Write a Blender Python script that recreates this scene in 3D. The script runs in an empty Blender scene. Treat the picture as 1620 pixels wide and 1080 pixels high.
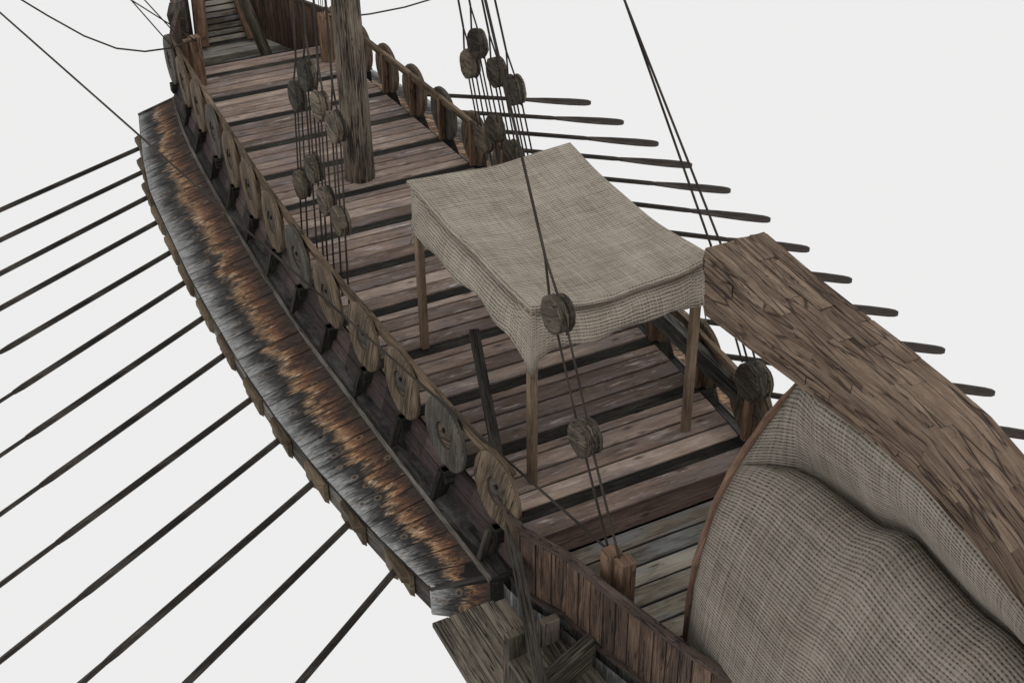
import bpy, math, random
from mathutils import Vector, Matrix

random.seed(7)
scene = bpy.context.scene
COL = scene.collection
V = Vector

# ------------------------------------------------------------------ render set-up
scene.view_settings.view_transform = 'Standard'
scene.view_settings.look = 'None'
scene.view_settings.exposure = 0.0
scene.view_settings.gamma = 1.0
scene.view_settings.use_curve_mapping = False

cam_d = bpy.data.cameras.new('camera')
cam = bpy.data.objects.new('camera', cam_d)
COL.objects.link(cam)
cam_d.sensor_fit = 'HORIZONTAL'
cam_d.sensor_width = 36.0
cam_d.lens = 2041.2 / 1620 * 36
cam_d.clip_start = 0.05
cam_d.clip_end = 500
R = [[0.89213, -0.45168, -0.00977], [-0.26138, -0.49839, -0.82661], [0.36850, 0.74000, -0.56269]]
rx, ry, rz = V(R[0]), -V(R[1]), -V(R[2])
rot = Matrix((rx, ry, rz)).transposed()
cam.matrix_world = Matrix.Translation((-5.4241, -20.2750, 8.3392)) @ rot.to_4x4()
scene.camera = cam

# studio-white surroundings: an even white cyclorama all round the model
world = bpy.data.worlds.new('World')
scene.world = world
world.use_nodes = True
bg = world.node_tree.nodes['Background']
bg.inputs[0].default_value = (0.852, 0.852, 0.850, 1)
bg.inputs[1].default_value = 1.0


def area(name, loc, target, size, power, col=(1, 1, 1)):
    d = bpy.data.lights.new(name, 'AREA')
    d.shape = 'DISK'
    d.size = size
    d.energy = power
    d.color = col
    o = bpy.data.objects.new(name, d)
    COL.objects.link(o)
    o.location = loc
    o.rotation_euler = (V(target) - V(loc)).to_track_quat('-Z', 'Y').to_euler()
    return o


area('studio_softbox', (6, -16, 17), (0, -7, 0), 10, 420, (1, 0.985, 0.96))


# ------------------------------------------------------------------ materials
def lin(c):
    o = []
    for v in c:
        v /= 255.0
        o.append(v / 12.92 if v <= 0.04045 else ((v + 0.055) / 1.055) ** 2.4)
    return o


class NT:
    def __init__(self, name, rough=0.85, spec=0.25):
        self.m = bpy.data.materials.new(name)
        self.m.use_nodes = True
        self.t = self.m.node_tree
        self.n = self.t.nodes
        self.b = self.n['Principled BSDF']
        self.b.inputs['Roughness'].default_value = rough
        self.b.inputs['Specular IOR Level'].default_value = spec

    def new(self, typ, **k):
        x = self.n.new(typ)
        for a, b in k.items():
            setattr(x, a, b)
        return x

    def link(self, a, b):
        self.t.links.new(a, b)

    def math(self, op, a, b=None, c=None, clamp=False):
        x = self.new('ShaderNodeMath', operation=op)
        x.use_clamp = clamp
        for i, v in enumerate((a, b, c)):
            if v is None:
                continue
            if isinstance(v, (int, float)):
                x.inputs[i].default_value = v
            else:
                self.link(v, x.inputs[i])
        return x.outputs[0]

    def uv(self):
        u = self.new('ShaderNodeUVMap')
        u.uv_map = 'uv'
        s = self.new('ShaderNodeSeparateXYZ')
        self.link(u.outputs[0], s.inputs[0])
        a = self.new('ShaderNodeAttribute', attribute_name='rnd')
        return s.outputs[0], s.outputs[1], a.outputs['Fac']

    def vec(self, u, v, r, su, sv, off=0.0):
        c = self.new('ShaderNodeCombineXYZ')
        self.link(self.math('MULTIPLY', u, su), c.inputs[0])
        self.link(self.math('MULTIPLY', v, sv), c.inputs[1])
        self.link(self.math('MULTIPLY_ADD', r, 37.0, off), c.inputs[2])
        return c.outputs[0]

    def noise(self, vec, detail=3.0, rough=0.6, dist=0.0):
        x = self.new('ShaderNodeTexNoise')
        x.inputs['Scale'].default_value = 1.0
        x.inputs['Detail'].default_value = detail
        x.inputs['Roughness'].default_value = rough
        x.inputs['Distortion'].default_value = dist
        self.link(vec, x.inputs['Vector'])
        return x.outputs['Fac']

    def ramp(self, fac, stops, interp='LINEAR'):
        x = self.new('ShaderNodeValToRGB')
        cr = x.color_ramp
        cr.interpolation = interp
        while len(cr.elements) < len(stops):
            cr.elements.new(0.5)
        for e, (p, c) in zip(cr.elements, stops):
            e.position = p
            if isinstance(c, (int, float)):
                e.color = (c, c, c, 1)
            else:
                e.color = (*c, 1)
        self.link(fac, x.inputs[0])
        return x.outputs[0]

    def mix(self, fac, a, b, typ='MIX'):
        x = self.new('ShaderNodeMix', data_type='RGBA', blend_type=typ)
        if isinstance(fac, (int, float)):
            x.inputs[0].default_value = fac
        else:
            self.link(fac, x.inputs[0])
        for i, v in ((6, a), (7, b)):
            if isinstance(v, (tuple, list)):
                x.inputs[i].default_value = (*v, 1)
            else:
                self.link(v, x.inputs[i])
        return x.outputs[2]

    def finish(self, col, height=None, bump=0.3, dist=0.02):
        self.link(col, self.b.inputs['Base Color'])
        if height is not None:
            x = self.new('ShaderNodeBump')
            x.inputs['Strength'].default_value = bump
            x.inputs['Distance'].default_value = dist
            self.link(height, x.inputs['Height'])
            self.link(x.outputs[0], self.b.inputs['Normal'])
        return self.m


K = 1.17


def S(c, k=1.0):
    return [min(0.9, x * K * k) for x in lin(c)]


def wood(name, dark, mid, light, crackcol=(26, 22, 18), grain=46, streak=10, crack=0.5, cs=(1.1, 22),
         knots=0.0, blotch=None, tint=0.35, bump=0.35, rough=0.85, spec=0.25, scuff=0.0, blocky=0.0, cwid=1.0):
    T = NT(name, rough, spec)
    u, v, r = T.uv()
    fine = T.noise(T.vec(u, v, r, 4.5, grain, 1.3), 6, 0.78)
    str_ = T.noise(T.vec(u, v, r, 1.0, streak, 5.1), 4, 0.6, 0.4)
    blo = T.noise(T.vec(u, v, r, 1.7, 3.5, 9.7), 3, 0.6)
    f = T.math('MULTIPLY_ADD', fine, 0.62, T.math('MULTIPLY', str_, 0.38))
    f = T.math('ADD', f, T.math('MULTIPLY_ADD', r, tint, -tint * 0.5))
    f = T.math('ADD', f, T.math('MULTIPLY_ADD', blo, 0.35, -0.175))
    col = T.ramp(f, [(0.34, S(dark)), (0.5, S(mid)), (0.68, S(light))])
    if blotch:
        m = T.ramp(T.noise(T.vec(u, v, r, 1.3, 5.0, 21.0), 3, 0.6), [(0.48, 0.0), (0.64, 1.0)])
        col = T.mix(T.math('MULTIPLY', m, 0.75), col, S(blotch))
    h = T.math('MULTIPLY', f, 0.6)
    if scuff:
        m = T.ramp(T.noise(T.vec(u, v, r, 2.2, 14.0, 31.0), 5, 0.75), [(0.56, 0.0), (0.7, 1.0)])
        col = T.mix(T.math('MULTIPLY', m, scuff), col, S((182, 173, 170)))
    if crack:
        cn = T.noise(T.vec(u, v, r, cs[0], cs[1], 13.0), 3, 0.55, 0.3)
        cd = T.math('ABSOLUTE', T.math('SUBTRACT', cn, 0.5))
        gate = T.noise(T.vec(u, v, r, 1.6, 5.0, 17.0), 2, 0.5)
        cw = T.math('MULTIPLY', T.ramp(gate, [(0.36, 0.0), (0.62, 1.0)]), (0.022 + 0.02 * crack) * cwid)
        cm = T.math('SUBTRACT', 1.0, T.math('DIVIDE', cd, T.math('ADD', cw, 0.0005), clamp=True), clamp=True)
        cm = T.math('MULTIPLY', T.math('POWER', cm, 0.6), min(1.0, crack * 1.5), clamp=True)
        col = T.mix(cm, col, S(crackcol))
        h = T.math('SUBTRACT', h, T.math('MULTIPLY', cm, 0.7))
    if blocky:
        vo = T.new('ShaderNodeTexVoronoi', feature='DISTANCE_TO_EDGE')
        vo.inputs['Scale'].default_value = 1.0
        vo.inputs['Randomness'].default_value = 1.0
        w = T.noise(T.vec(u, v, r, 3, 7, 41.0), 2, 0.5)
        uu = T.math('MULTIPLY_ADD', w, 0.12, u)
        bvec = T.vec(uu, v, r, 1.25, 10.5, 3.0)
        T.link(bvec, vo.inputs['Vector'])
        vc = T.new('ShaderNodeTexVoronoi')
        vc.inputs['Scale'].default_value = 1.0
        T.link(bvec, vc.inputs['Vector'])
        cs_ = T.new('ShaderNodeSeparateColor')
        T.link(vc.outputs['Color'], cs_.inputs[0])
        tone = T.math('MULTIPLY_ADD', cs_.outputs[0], 0.5, 0.25)
        tc = T.new('ShaderNodeCombineColor')
        for q_ in range(3):
            T.link(tone, tc.inputs[q_])
        col = T.mix(0.35, col, tc.outputs[0], 'OVERLAY')
        bm_ = T.ramp(vo.outputs['Distance'], [(0.0, 1.0), (0.05, 0.0)])
        bm_ = T.math('MULTIPLY', bm_, T.ramp(T.noise(T.vec(u, v, r, 2.2, 4.0, 47.0), 2, 0.5), [(0.36, 0.0), (0.52, 1.0)]))
        col = T.mix(T.math('MULTIPLY', bm_, blocky), col, S(crackcol))
        h = T.math('SUBTRACT', h, bm_)
    if knots:
        vo = T.new('ShaderNodeTexVoronoi')
        vo.inputs['Scale'].default_value = 1.0
        T.link(T.vec(u, v, r, 2.3, 6.0, 2.0), vo.inputs['Vector'])
        km = T.ramp(vo.outputs['Distance'], [(0.06, 1.0), (0.2, 0.0)])
        col = T.mix(T.math('MULTIPLY', km, knots), col, S(crackcol, 1.5))
    return T.finish(col, h, bump)


M = {}
M['deck'] = wood('deck_plank_wood', (90, 77, 69), (128, 110, 99), (160, 143, 130), (50, 38, 33), 52, 9, 0.3, (0.9, 16),
                 knots=0.75, blotch=(108, 99, 97), tint=0.34, scuff=0.9, bump=0.25)
M['beam'] = wood('tarred_beam_wood', (9, 9, 7), (25, 23, 19), (58, 55, 46), (3, 3, 2), 50, 14, 0.9, (1.5, 16), tint=0.1, bump=0.6)
M['knee'] = wood('dark_knee_wood', (16, 15, 12), (38, 35, 29), (70, 66, 56), (6, 6, 5), 40, 16, 0.9, (1.5, 18), tint=0.1, bump=0.7)
M['end_deck'] = wood('bleached_deck_wood', (74, 68, 59), (114, 106, 94), (150, 144, 133), (34, 29, 24), 70, 14, 0.4, (0.8, 18),
                     knots=0.5, blotch=(118, 121, 122), tint=0.45, bump=0.3)
M['mast'] = wood('mast_wood', (56, 50, 43), (100, 91, 79), (138, 128, 113), (22, 20, 17), 56, 24, 1.0, (1.3, 34), tint=0.0, bump=1.0, cwid=1.5)
M['spar'] = wood('dark_spar_wood', (30, 27, 23), (66, 60, 51), (98, 90, 76), (12, 11, 9), 40, 12, 0.8, (0.7, 20), tint=0.05, bump=0.5)
M['loom'] = wood('weathered_black_wood', (26, 24, 21), (54, 50, 45), (84, 78, 70), (9, 8, 7), 44, 14, 0.8, (0.7, 24), tint=0.05, bump=0.5)
M['stern'] = wood('hewn_stern_timber', (68, 55, 46), (102, 86, 72), (134, 117, 100), (38, 28, 22), 44, 10, 0.7, (0.8, 11),
                  blotch=(82, 65, 54), tint=0.12, bump=0.8, blocky=0.9, cwid=0.7)
M['shield_tan'] = wood('tan_shield_wood', (52, 43, 35), (90, 77, 63), (122, 106, 88), (28, 22, 16), 40, 18, 1.0, (1.3, 26), tint=0.15, bump=0.45)
M['shield_grey'] = wood('grey_shield_wood', (48, 45, 41), (74, 70, 64), (102, 97, 89), (36, 31, 27), 34, 11, 0.6, (1.6, 18), tint=0.1, bump=0.4)
M['rail'] = wood('rail_wood', (56, 46, 36), (92, 78, 62), (122, 105, 86), (34, 27, 20), 44, 12, 0.6, (1.2, 24), tint=0.2, bump=0.4)
M['post'] = wood('hewn_post_wood', (72, 55, 44), (110, 87, 70), (138, 114, 94), (40, 29, 23), 40, 10, 0.5, (1.0, 22), tint=0.1, bump=0.4, blocky=0.6)
M['oar'] = wood('oar_wood', (20, 18, 16), (46, 42, 38), (78, 72, 66), (10, 9, 8), 60, 22, 0.5, (0.6, 40), tint=0.15, bump=0.3)
M['blade'] = wood('oar_blade_wood', (34, 31, 29), (64, 58, 54), (92, 85, 79), (14, 12, 11), 60, 20, 0.5, (0.6, 40), tint=0.15, bump=0.3)
M['port'] = wood('oar_port_wood', (64, 54, 42), (92, 80, 64), (118, 104, 85), (40, 33, 24), 50, 14, 0.5, (1.0, 26), tint=0.2, bump=0.3)
M['bulwark'] = wood('bulwark_plank_wood', (44, 35, 30), (72, 57, 48), (112, 92, 76), (18, 14, 12), 60, 14, 0.7, (0.8, 22), tint=0.1, bump=0.3)
M['caprail'] = wood('bark_cap_rail_wood', (36, 29, 26), (64, 53, 47), (94, 80, 72), (16, 12, 11), 50, 20, 0.9, (3.0, 26), tint=0.05, bump=0.7)
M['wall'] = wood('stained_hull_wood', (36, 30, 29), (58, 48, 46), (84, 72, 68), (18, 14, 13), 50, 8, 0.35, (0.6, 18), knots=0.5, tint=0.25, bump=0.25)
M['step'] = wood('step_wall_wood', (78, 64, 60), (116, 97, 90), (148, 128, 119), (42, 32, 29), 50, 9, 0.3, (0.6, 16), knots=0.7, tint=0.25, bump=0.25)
M['wale'] = wood('dark_wale_wood', (20, 19, 18), (36, 34, 32), (72, 69, 65), (10, 9, 9), 40, 9, 0.6, (0.6, 14), tint=0.15, bump=0.4)
M['grey_side'] = wood('outrigger_side_wood', (46, 42, 38), (80, 75, 68), (122, 117, 110), (22, 19, 17), 40, 10, 0.6, (0.6, 18), tint=0.25, bump=0.4)
M['board'] = wood('steering_board_wood', (46, 42, 37), (88, 81, 71), (128, 118, 105), (16, 14, 12), 60, 26, 1.0, (0.8, 30), tint=0.2, bump=0.8)
M['block'] = wood('rough_block_wood', (32, 29, 24), (68, 61, 52), (108, 98, 84), (10, 9, 7), 34, 22, 1.0, (3.0, 22), tint=0.25, bump=0.8)
M['bamboo'] = wood('hoop_cane_wood', (60, 44, 35), (92, 70, 57), (120, 96, 80), (34, 24, 19), 60, 22, 0.4, (1.0, 40), tint=0.2, bump=0.3)
M['tent_post'] = wood('awning_post_wood', (76, 63, 51), (112, 95, 79), (138, 119, 100), (52, 39, 29), 60, 16, 0.45, (0.9, 34), knots=0.4, tint=0.1, bump=0.3)
M['log'] = wood('charred_log_wood', (26, 25, 24), (62, 60, 56), (100, 97, 90), (8, 8, 7), 40, 16, 0.9, (0.7, 26), tint=0.05, bump=0.7)


def pitch_mat():
    T = NT('black_pitch', 0.7, 0.2)
    u, v, r = T.uv()
    n = T.noise(T.vec(u, v, r, 9.0, 9.0, 2.0), 3)
    return T.finish(T.ramp(n, [(0.3, S((8, 7, 6))), (0.7, S((26, 23, 20)))]), n, 0.3)


M['pitch'] = pitch_mat()


def rope_mat():
    T = NT('tarred_rope', 0.9, 0.15)
    u, v, r = T.uv()
    w = T.math('SINE', T.math('MULTIPLY_ADD', u, 420.0, T.math('MULTIPLY', v, 90.0)))
    n = T.noise(T.vec(u, v, r, 2.0, 6.0, 3.0), 2)
    f = T.math('MULTIPLY_ADD', w, 0.06, n)
    return T.finish(T.ramp(f, [(0.25, S((34, 30, 27))), (0.75, S((66, 60, 55)))]), w, 0.3, 0.003)


M['rope'] = rope_mat()


def charred():
    """wedge boards of the outrigger roof: silver outer ends, charred band, pale flame-licked and rusty inner half"""
    T = NT('scorched_outrigger_boards', 0.8, 0.3)
    u, v, r = T.uv()          # u: 0 at outer edge .. 1 at inner edge; v: metres across boards
    st = T.noise(T.vec(u, v, r, 2.4, 34.0, 2.0), 5, 0.75, 0.7)
    st2 = T.noise(T.vec(u, v, r, 0.9, 5.0, 6.0), 3, 0.6)
    st3 = T.noise(T.vec(u, v, r, 3.2, 15.0, 23.0), 5, 0.75, 1.6)
    vo = T.new('ShaderNodeTexVoronoi')
    vo.inputs['Scale'].default_value = 1.0
    T.link(T.vec(u, v, r, 3.2, 5.2, 3.0), vo.inputs['Vector'])
    kn = vo.outputs['Distance']
    t = T.math('ADD', u, T.math('ADD', T.math('MULTIPLY_ADD', st, 0.50, -0.25), T.math('MULTIPLY_ADD', st3, 0.46, -0.23)))
    t = T.math('ADD', t, T.math('MULTIPLY_ADD', st2, 0.36, -0.18))
    t = T.math('ADD', t, T.math('MULTIPLY_ADD', r, 0.12, -0.06))
    col = T.ramp(t, [(0.0, S((134, 134, 133))), (0.12, S((108, 108, 107))), (0.23, S((66, 65, 64))), (0.34, S((36, 35, 34))),
                     (0.40, S((40, 37, 34))), (0.47, S((108, 88, 70))), (0.52, S((150, 120, 90))), (0.60, S((114, 82, 58))),
                     (0.70, S((88, 61, 45))), (0.80, S((64, 47, 38))), (0.90, S((54, 43, 37))), (1.0, S((50, 42, 37)))])
    wh = T.ramp(T.noise(T.vec(u, v, r, 5.0, 16.0, 27.0), 4, 0.7), [(0.56, 0.0), (0.68, 1.0)])
    wg = T.ramp(t, [(0.40, 0.0), (0.46, 1.0), (0.58, 1.0), (0.66, 0.0)])
    col = T.mix(T.math('MULTIPLY', T.math('MULTIPLY', wh, wg), 0.8), col, S((196, 182, 164)))
    dk = T.ramp(T.noise(T.vec(u, v, r, 1.6, 9.0, 29.0), 5, 0.75), [(0.5, 0.0), (0.62, 1.0)])
    dg = T.ramp(u, [(0.06, 0.0), (0.2, 1.0), (0.5, 1.0), (0.6, 0.0)])
    col = T.mix(T.math('MULTIPLY', T.math('MULTIPLY', dk, dg), 0.75), col, S((40, 38, 36)))
    fine = T.noise(T.vec(u, v, r, 7.0, 60.0, 11.0), 6, 0.8)
    col = T.mix(0.9, col, T.ramp(fine, [(0.36, 0.12), (0.5, 0.52), (0.64, 0.95)]), 'OVERLAY')
    burn = T.ramp(T.noise(T.vec(u, v, r, 3.0, 12.0, 19.0), 5, 0.7), [(0.49, 0.0), (0.58, 1.0)])
    gate = T.ramp(u, [(0.4, 0.0), (0.55, 1.0)])
    col = T.mix(T.math('MULTIPLY', T.math('MULTIPLY', burn, gate), 0.85), col, S((38, 30, 26)))
    km = T.ramp(kn, [(0.04, 1.0), (0.13, 0.0)])
    col = T.mix(T.math('MULTIPLY', km, 0.85), col, S((30, 24, 20)))
    ring = T.ramp(kn, [(0.1, 0.0), (0.16, 1.0), (0.24, 0.0)])
    col = T.mix(T.math('MULTIPLY', ring, 0.35), col, S((150, 128, 104)))
    h = T.math('SUBTRACT', T.math('MULTIPLY_ADD', fine, 0.4, T.math('MULTIPLY', st, 0.5)), T.math('MULTIPLY', km, 0.5))
    return T.finish(col, h, 0.4)


M['charred'] = charred()


def cloth(name, base_hi, base_mid, base_lo, sc):
    T = NT(name, 0.95, 0.08)
    u, v, r = T.uv()
    wob = T.noise(T.vec(u, v, r, 4.0, 4.0, 2.0), 3)
    wob2 = T.noise(T.vec(u, v, r, 5.0, 5.0, 12.0), 3)
    pu = T.math('MULTIPLY_ADD', wob, 0.04, u)
    pv = T.math('MULTIPLY_ADD', wob2, 0.04, v)
    a = T.math('SINE', T.math('MULTIPLY', pu, sc))
    b = T.math('SINE', T.math('MULTIPLY', pv, sc))
    # plain weave: warp and weft stitches alternate, each dark along its own edges
    ab = T.math('MULTIPLY', a, b)
    isw = T.math('GREATER_THAN', ab, 0.0)
    pa = T.math('ABSOLUTE', a)
    pb = T.math('ABSOLUTE', b)
    st = T.math('MAXIMUM', T.math('MULTIPLY', pa, 0.78), pb)
    hole = T.math('POWER', st, 0.7)
    hm = T.ramp(hole, [(0.28, 1.0), (0.72, 0.0)])
    thr = T.noise(T.vec(u, v, r, 2.5, 70.0, 7.0), 2)
    thr2 = T.noise(T.vec(u, v, r, 70.0, 2.5, 8.0), 2)
    gap = T.noise(T.vec(u, v, r, 22.0, 22.0, 9.0), 2)
    th = T.math('MULTIPLY_ADD', pb, 0.34, 0.38)
    th = T.math('ADD', th, T.math('MULTIPLY_ADD', T.math('ADD', thr, thr2), 0.6, -0.6))
    big = T.noise(T.vec(u, v, r, 2.0, 2.6, 4.0), 4, 0.6)
    th = T.math('ADD', th, T.math('MULTIPLY_ADD', big, 0.5, -0.25))
    th = T.math('SUBTRACT', th, T.math('MULTIPLY', hm, T.math('MULTIPLY_ADD', gap, 1.5, -0.4)))
    col = T.ramp(th, [(0.05, S(base_lo)), (0.45, S(base_mid)), (0.85, S(base_hi))])
    sta = T.ramp(T.noise(T.vec(u, v, r, 3.4, 2.2, 14.0), 4, 0.65), [(0.52, 0.0), (0.7, 1.0)])
    col = T.mix(T.math('MULTIPLY', sta, 0.16), col, S((116, 100, 82)))
    return T.finish(col, T.math('MULTIPLY_ADD', hole, 0.35, th), 0.7, 0.012)


M['canvas'] = cloth('burlap_awning_cloth', (162, 153, 141), (124, 116, 105), (54, 49, 43), 92)
M['canvas_dark'] = cloth('burlap_shelter_cloth', (142, 134, 124), (104, 97, 89), (46, 42, 38), 92)


# ------------------------------------------------------------------ mesh builder
class MB:
    def __init__(self):
        self.v = []
        self.f = []
        self.uv = []
        self.r = []
        self.sm = []

    def face(self, pts, uvs, rnd=0.5, smooth=False):
        i = len(self.v)
        self.v += [tuple(p) for p in pts]
        self.f.append(tuple(range(i, i + len(pts))))
        self.uv.append([tuple(x) for x in uvs])
        self.r.append(rnd)
        self.sm.append(smooth)

    def hexa(self, c, rnd=None, u0=None):
        """c: 8 corners; 0-3 start cap, 4-7 end cap (grain runs from start to end)"""
        c = [V(p) for p in c]
        rnd = random.random() if rnd is None else rnd
        u0 = random.uniform(0, 20) if u0 is None else u0
        L = ((c[4] + c[5] + c[6] + c[7]) - (c[0] + c[1] + c[2] + c[3])).length / 4
        vv = 0.0
        for k in range(4):
            a, b = k, (k + 1) % 4
            w = (c[b] - c[a]).length
            self.face([c[a], c[b], c[b + 4], c[a + 4]], [(u0, vv), (u0, vv + w), (u0 + L, vv + w), (u0 + L, vv)], rnd)
            vv += w
        w, h = (c[1] - c[0]).length, (c[3] - c[0]).length
        self.face([c[3], c[2], c[1], c[0]], [(u0, h), (u0 + w * .3, h), (u0 + w * .3, 0), (u0, 0)], rnd)
        self.face([c[4], c[5], c[6], c[7]], [(u0, 0), (u0 + w * .3, 0), (u0 + w * .3, h), (u0, h)], rnd)

    def beam(self, p, q, w, h, side=None, rnd=None, w2=None, h2=None):
        """rectangular beam from p to q; w along 'side', h along the other normal"""
        p, q = V(p), V(q)
        d = (q - p).normalized()
        s = V(side) if side else d.cross(V((0, 0, 1)))
        s = (s - d * s.dot(d)).normalized()
        n = s.cross(d).normalized()
        w2 = w if w2 is None else w2
        h2 = h if h2 is None else h2
        A = [p - s * w / 2 - n * h / 2, p + s * w / 2 - n * h / 2, p + s * w / 2 + n * h / 2, p - s * w / 2 + n * h / 2]
        B = [q - s * w2 / 2 - n * h2 / 2, q + s * w2 / 2 - n * h2 / 2, q + s * w2 / 2 + n * h2 / 2, q - s * w2 / 2 + n * h2 / 2]
        self.hexa(A + B, rnd)

    def box(self, x0, x1, y0, y1, z0, z1, axis='y', rnd=None):
        if axis == 'y':
            c = [(x0, y0, z0), (x1, y0, z0), (x1, y0, z1), (x0, y0, z1), (x0, y1, z0), (x1, y1, z0), (x1, y1, z1), (x0, y1, z1)]
        elif axis == 'x':
            c = [(x0, y1, z0), (x0, y0, z0), (x0, y0, z1), (x0, y1, z1), (x1, y1, z0), (x1, y0, z0), (x1, y0, z1), (x1, y1, z1)]
        else:
            c = [(x0, y0, z0), (x0, y1, z0), (x1, y1, z0), (x1, y0, z0), (x0, y0, z1), (x0, y1, z1), (x1, y1, z1), (x1, y0, z1)]
        self.hexa(c, rnd)

    def loft(self, rings, closed=True, caps=True, rnd=None, smooth=True, us=None, vscale=1.0, u0=None):
        """rings: list of lists of points (same count)"""
        rings = [[V(p) for p in r] for r in rings]
        rnd = random.random() if rnd is None else rnd
        u = random.uniform(0, 20) if u0 is None else u0
        n = len(rings[0])
        vs = [0.0]
        for j in range(n):
            vs.append(vs[-1] + (rings[0][(j + 1) % n] - rings[0][j]).length * vscale)
        base = len(self.v)
        for r in rings:
            self.v += [tuple(p) for p in r]
        for i in range(len(rings) - 1):
            c0 = sum(rings[i], V()) / n
            c1 = sum(rings[i + 1], V()) / n
            du = (c1 - c0).length if us is None else us[i + 1] - us[i]
            for j in range(n if closed else n - 1):
                k = (j + 1) % n
                self.f.append((base + i * n + j, base + i * n + k, base + (i + 1) * n + k, base + (i + 1) * n + j))
                self.uv.append([(u, vs[j]), (u, vs[j + 1]), (u + du, vs[j + 1]), (u + du, vs[j])])
                self.r.append(rnd)
                self.sm.append(smooth)
            u += du
        if caps and closed:
            for idx, rev in ((0, True), (len(rings) - 1, False)):
                r = rings[idx]
                c = sum(r, V()) / n
                pts = list(reversed(r)) if rev else r
                e1 = (r[0] - c)
                e1 = e1.normalized() if e1.length > 1e-6 else V((1, 0, 0))
                nrm = (r[0] - c).cross(r[1] - c)
                e2 = nrm.cross(e1)
                e2 = e2.normalized() if e2.length > 1e-9 else V((0, 1, 0))
                self.face(pts, [((p - c).dot(e1), (p - c).dot(e2)) for p in pts], rnd)

    def tube(self, pts, rad, n=8, rnd=None, caps=True, smooth=True):
        pts = [V(p) for p in pts]
        rr = rad if isinstance(rad, (list, tuple)) else [rad] * len(pts)
        rings = []
        up = V((0, 0, 1))
        pn = None
        for i, p in enumerate(pts):
            d = (pts[min(i + 1, len(pts) - 1)] - pts[max(i - 1, 0)]).normalized()
            if pn is None:
                a = d.cross(up)
                if a.length < 0.1:
                    a = d.cross(V((1, 0, 0)))
            else:
                a = pn - d * pn.dot(d)
            a.normalize()
            pn = a
            b = d.cross(a)
            rings.append([p + (a * math.cos(t) + b * math.sin(t)) * rr[i] for t in [2 * math.pi * k / n for k in range(n)]])
        self.loft(rings, True, caps, rnd, smooth)

    def disc(self, c, axis, r, th, n=28, rnd=None, grain=(0, 0, 1), hole=0.0, wob=0.0, bevel=0.012):
        """solid round board; axis = outward normal; optional round hole"""
        c, ax = V(c), V(axis).normalized()
        g = V(grain)
        g = (g - ax * g.dot(ax)).normalized()
        s = ax.cross(g)
        rnd = random.random() if rnd is None else rnd
        w = [1 + wob * random.uniform(-1, 1) for _ in range(n)]

        def ring(rad, off, ww=True):
            return [c + ax * off + (g * math.cos(2 * math.pi * k / n) + s * math.sin(2 * math.pi * k / n)) * rad * (w[k] if ww else 1) for k in range(n)]

        def q(A, B, flat=True):
            for k in range(n):
                j = (k + 1) % n
                P = [A[k], A[j], B[j], B[k]]
                if flat:
                    self.face(P, [((p - c).dot(g), (p - c).dot(s)) for p in P], rnd)
                else:
                    a0 = 2 * math.pi * r / n
                    self.face(P, [(k * a0, 0), ((k + 1) * a0, 0), ((k + 1) * a0, th), (k * a0, th)], rnd)
        o, i = th / 2, -th / 2
        q(ring(r, i + bevel), ring(r, o - bevel), False)
        q(ring(r, o - bevel), ring(r - bevel, o))
        q(ring(r - bevel, i), ring(r, i + bevel))
        if hole > 0:
            q(ring(r - bevel, o), ring(hole, o, False))
            q(ring(hole, i, False), ring(r - bevel, i))
            q(ring(hole, o, False), ring(hole, i, False), False)
        else:
            P = ring(r - bevel, o)
            self.face(P, [((p - c).dot(g), (p - c).dot(s)) for p in P], rnd)
            P = list(reversed(ring(r - bevel, i)))
            self.face(P, [((p - c).dot(g), (p - c).dot(s)) for p in P], rnd)

    def build(self, name, mat, parent=None, bevel=0.0, loc=(0, 0, 0)):
        me = bpy.data.meshes.new(name)
        me.from_pydata(self.v, [], self.f)
        uvl = me.uv_layers.new(name='uv')
        i = 0
        for f in self.uv:
            for x in f:
                uvl.data[i].uv = x
                i += 1
        at = me.attributes.new('rnd', 'FLOAT', 'FACE')
        at.data.foreach_set('value', self.r)
        me.polygons.foreach_set('use_smooth', self.sm)
        me.materials.append(mat)
        me.update()
        o = bpy.data.objects.new(name, me)
        COL.objects.link(o)
        o.location = loc
        if parent is not None:
            o.parent = parent
        if bevel:
            # merge coincident corners so the bevel sees shared edges
            w = o.modifiers.new('weld', 'WELD')
            w.merge_threshold = 0.0005
            b = o.modifiers.new('bevel', 'BEVEL')
            b.width = bevel
            b.segments = 1
            b.limit_method = 'ANGLE'
            b.angle_limit = math.radians(40)
        return o


def tag(o, label=None, cat=None, group=None, kind=None):
    if label:
        o['label'] = label
    if cat:
        o['category'] = cat
    if group:
        o['group'] = group
    if kind:
        o['kind'] = kind
    return o


def empty(name, loc=(0, 0, 0)):
    o = bpy.data.objects.new(name, None)
    o.empty_display_size = 0.3
    o.location = loc
    COL.objects.link(o)
    return o


def copy_tree(o, parent=None):
    c = o.copy()
    COL.objects.link(c)
    c.parent = parent
    for ch in list(o.children):
        copy_tree(ch, c)
    return c


ORD = ['first', 'second', 'third', 'fourth', 'fifth', 'sixth', 'seventh', 'eighth', 'ninth', 'tenth', 'eleventh', 'twelfth', 'thirteenth']

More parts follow.
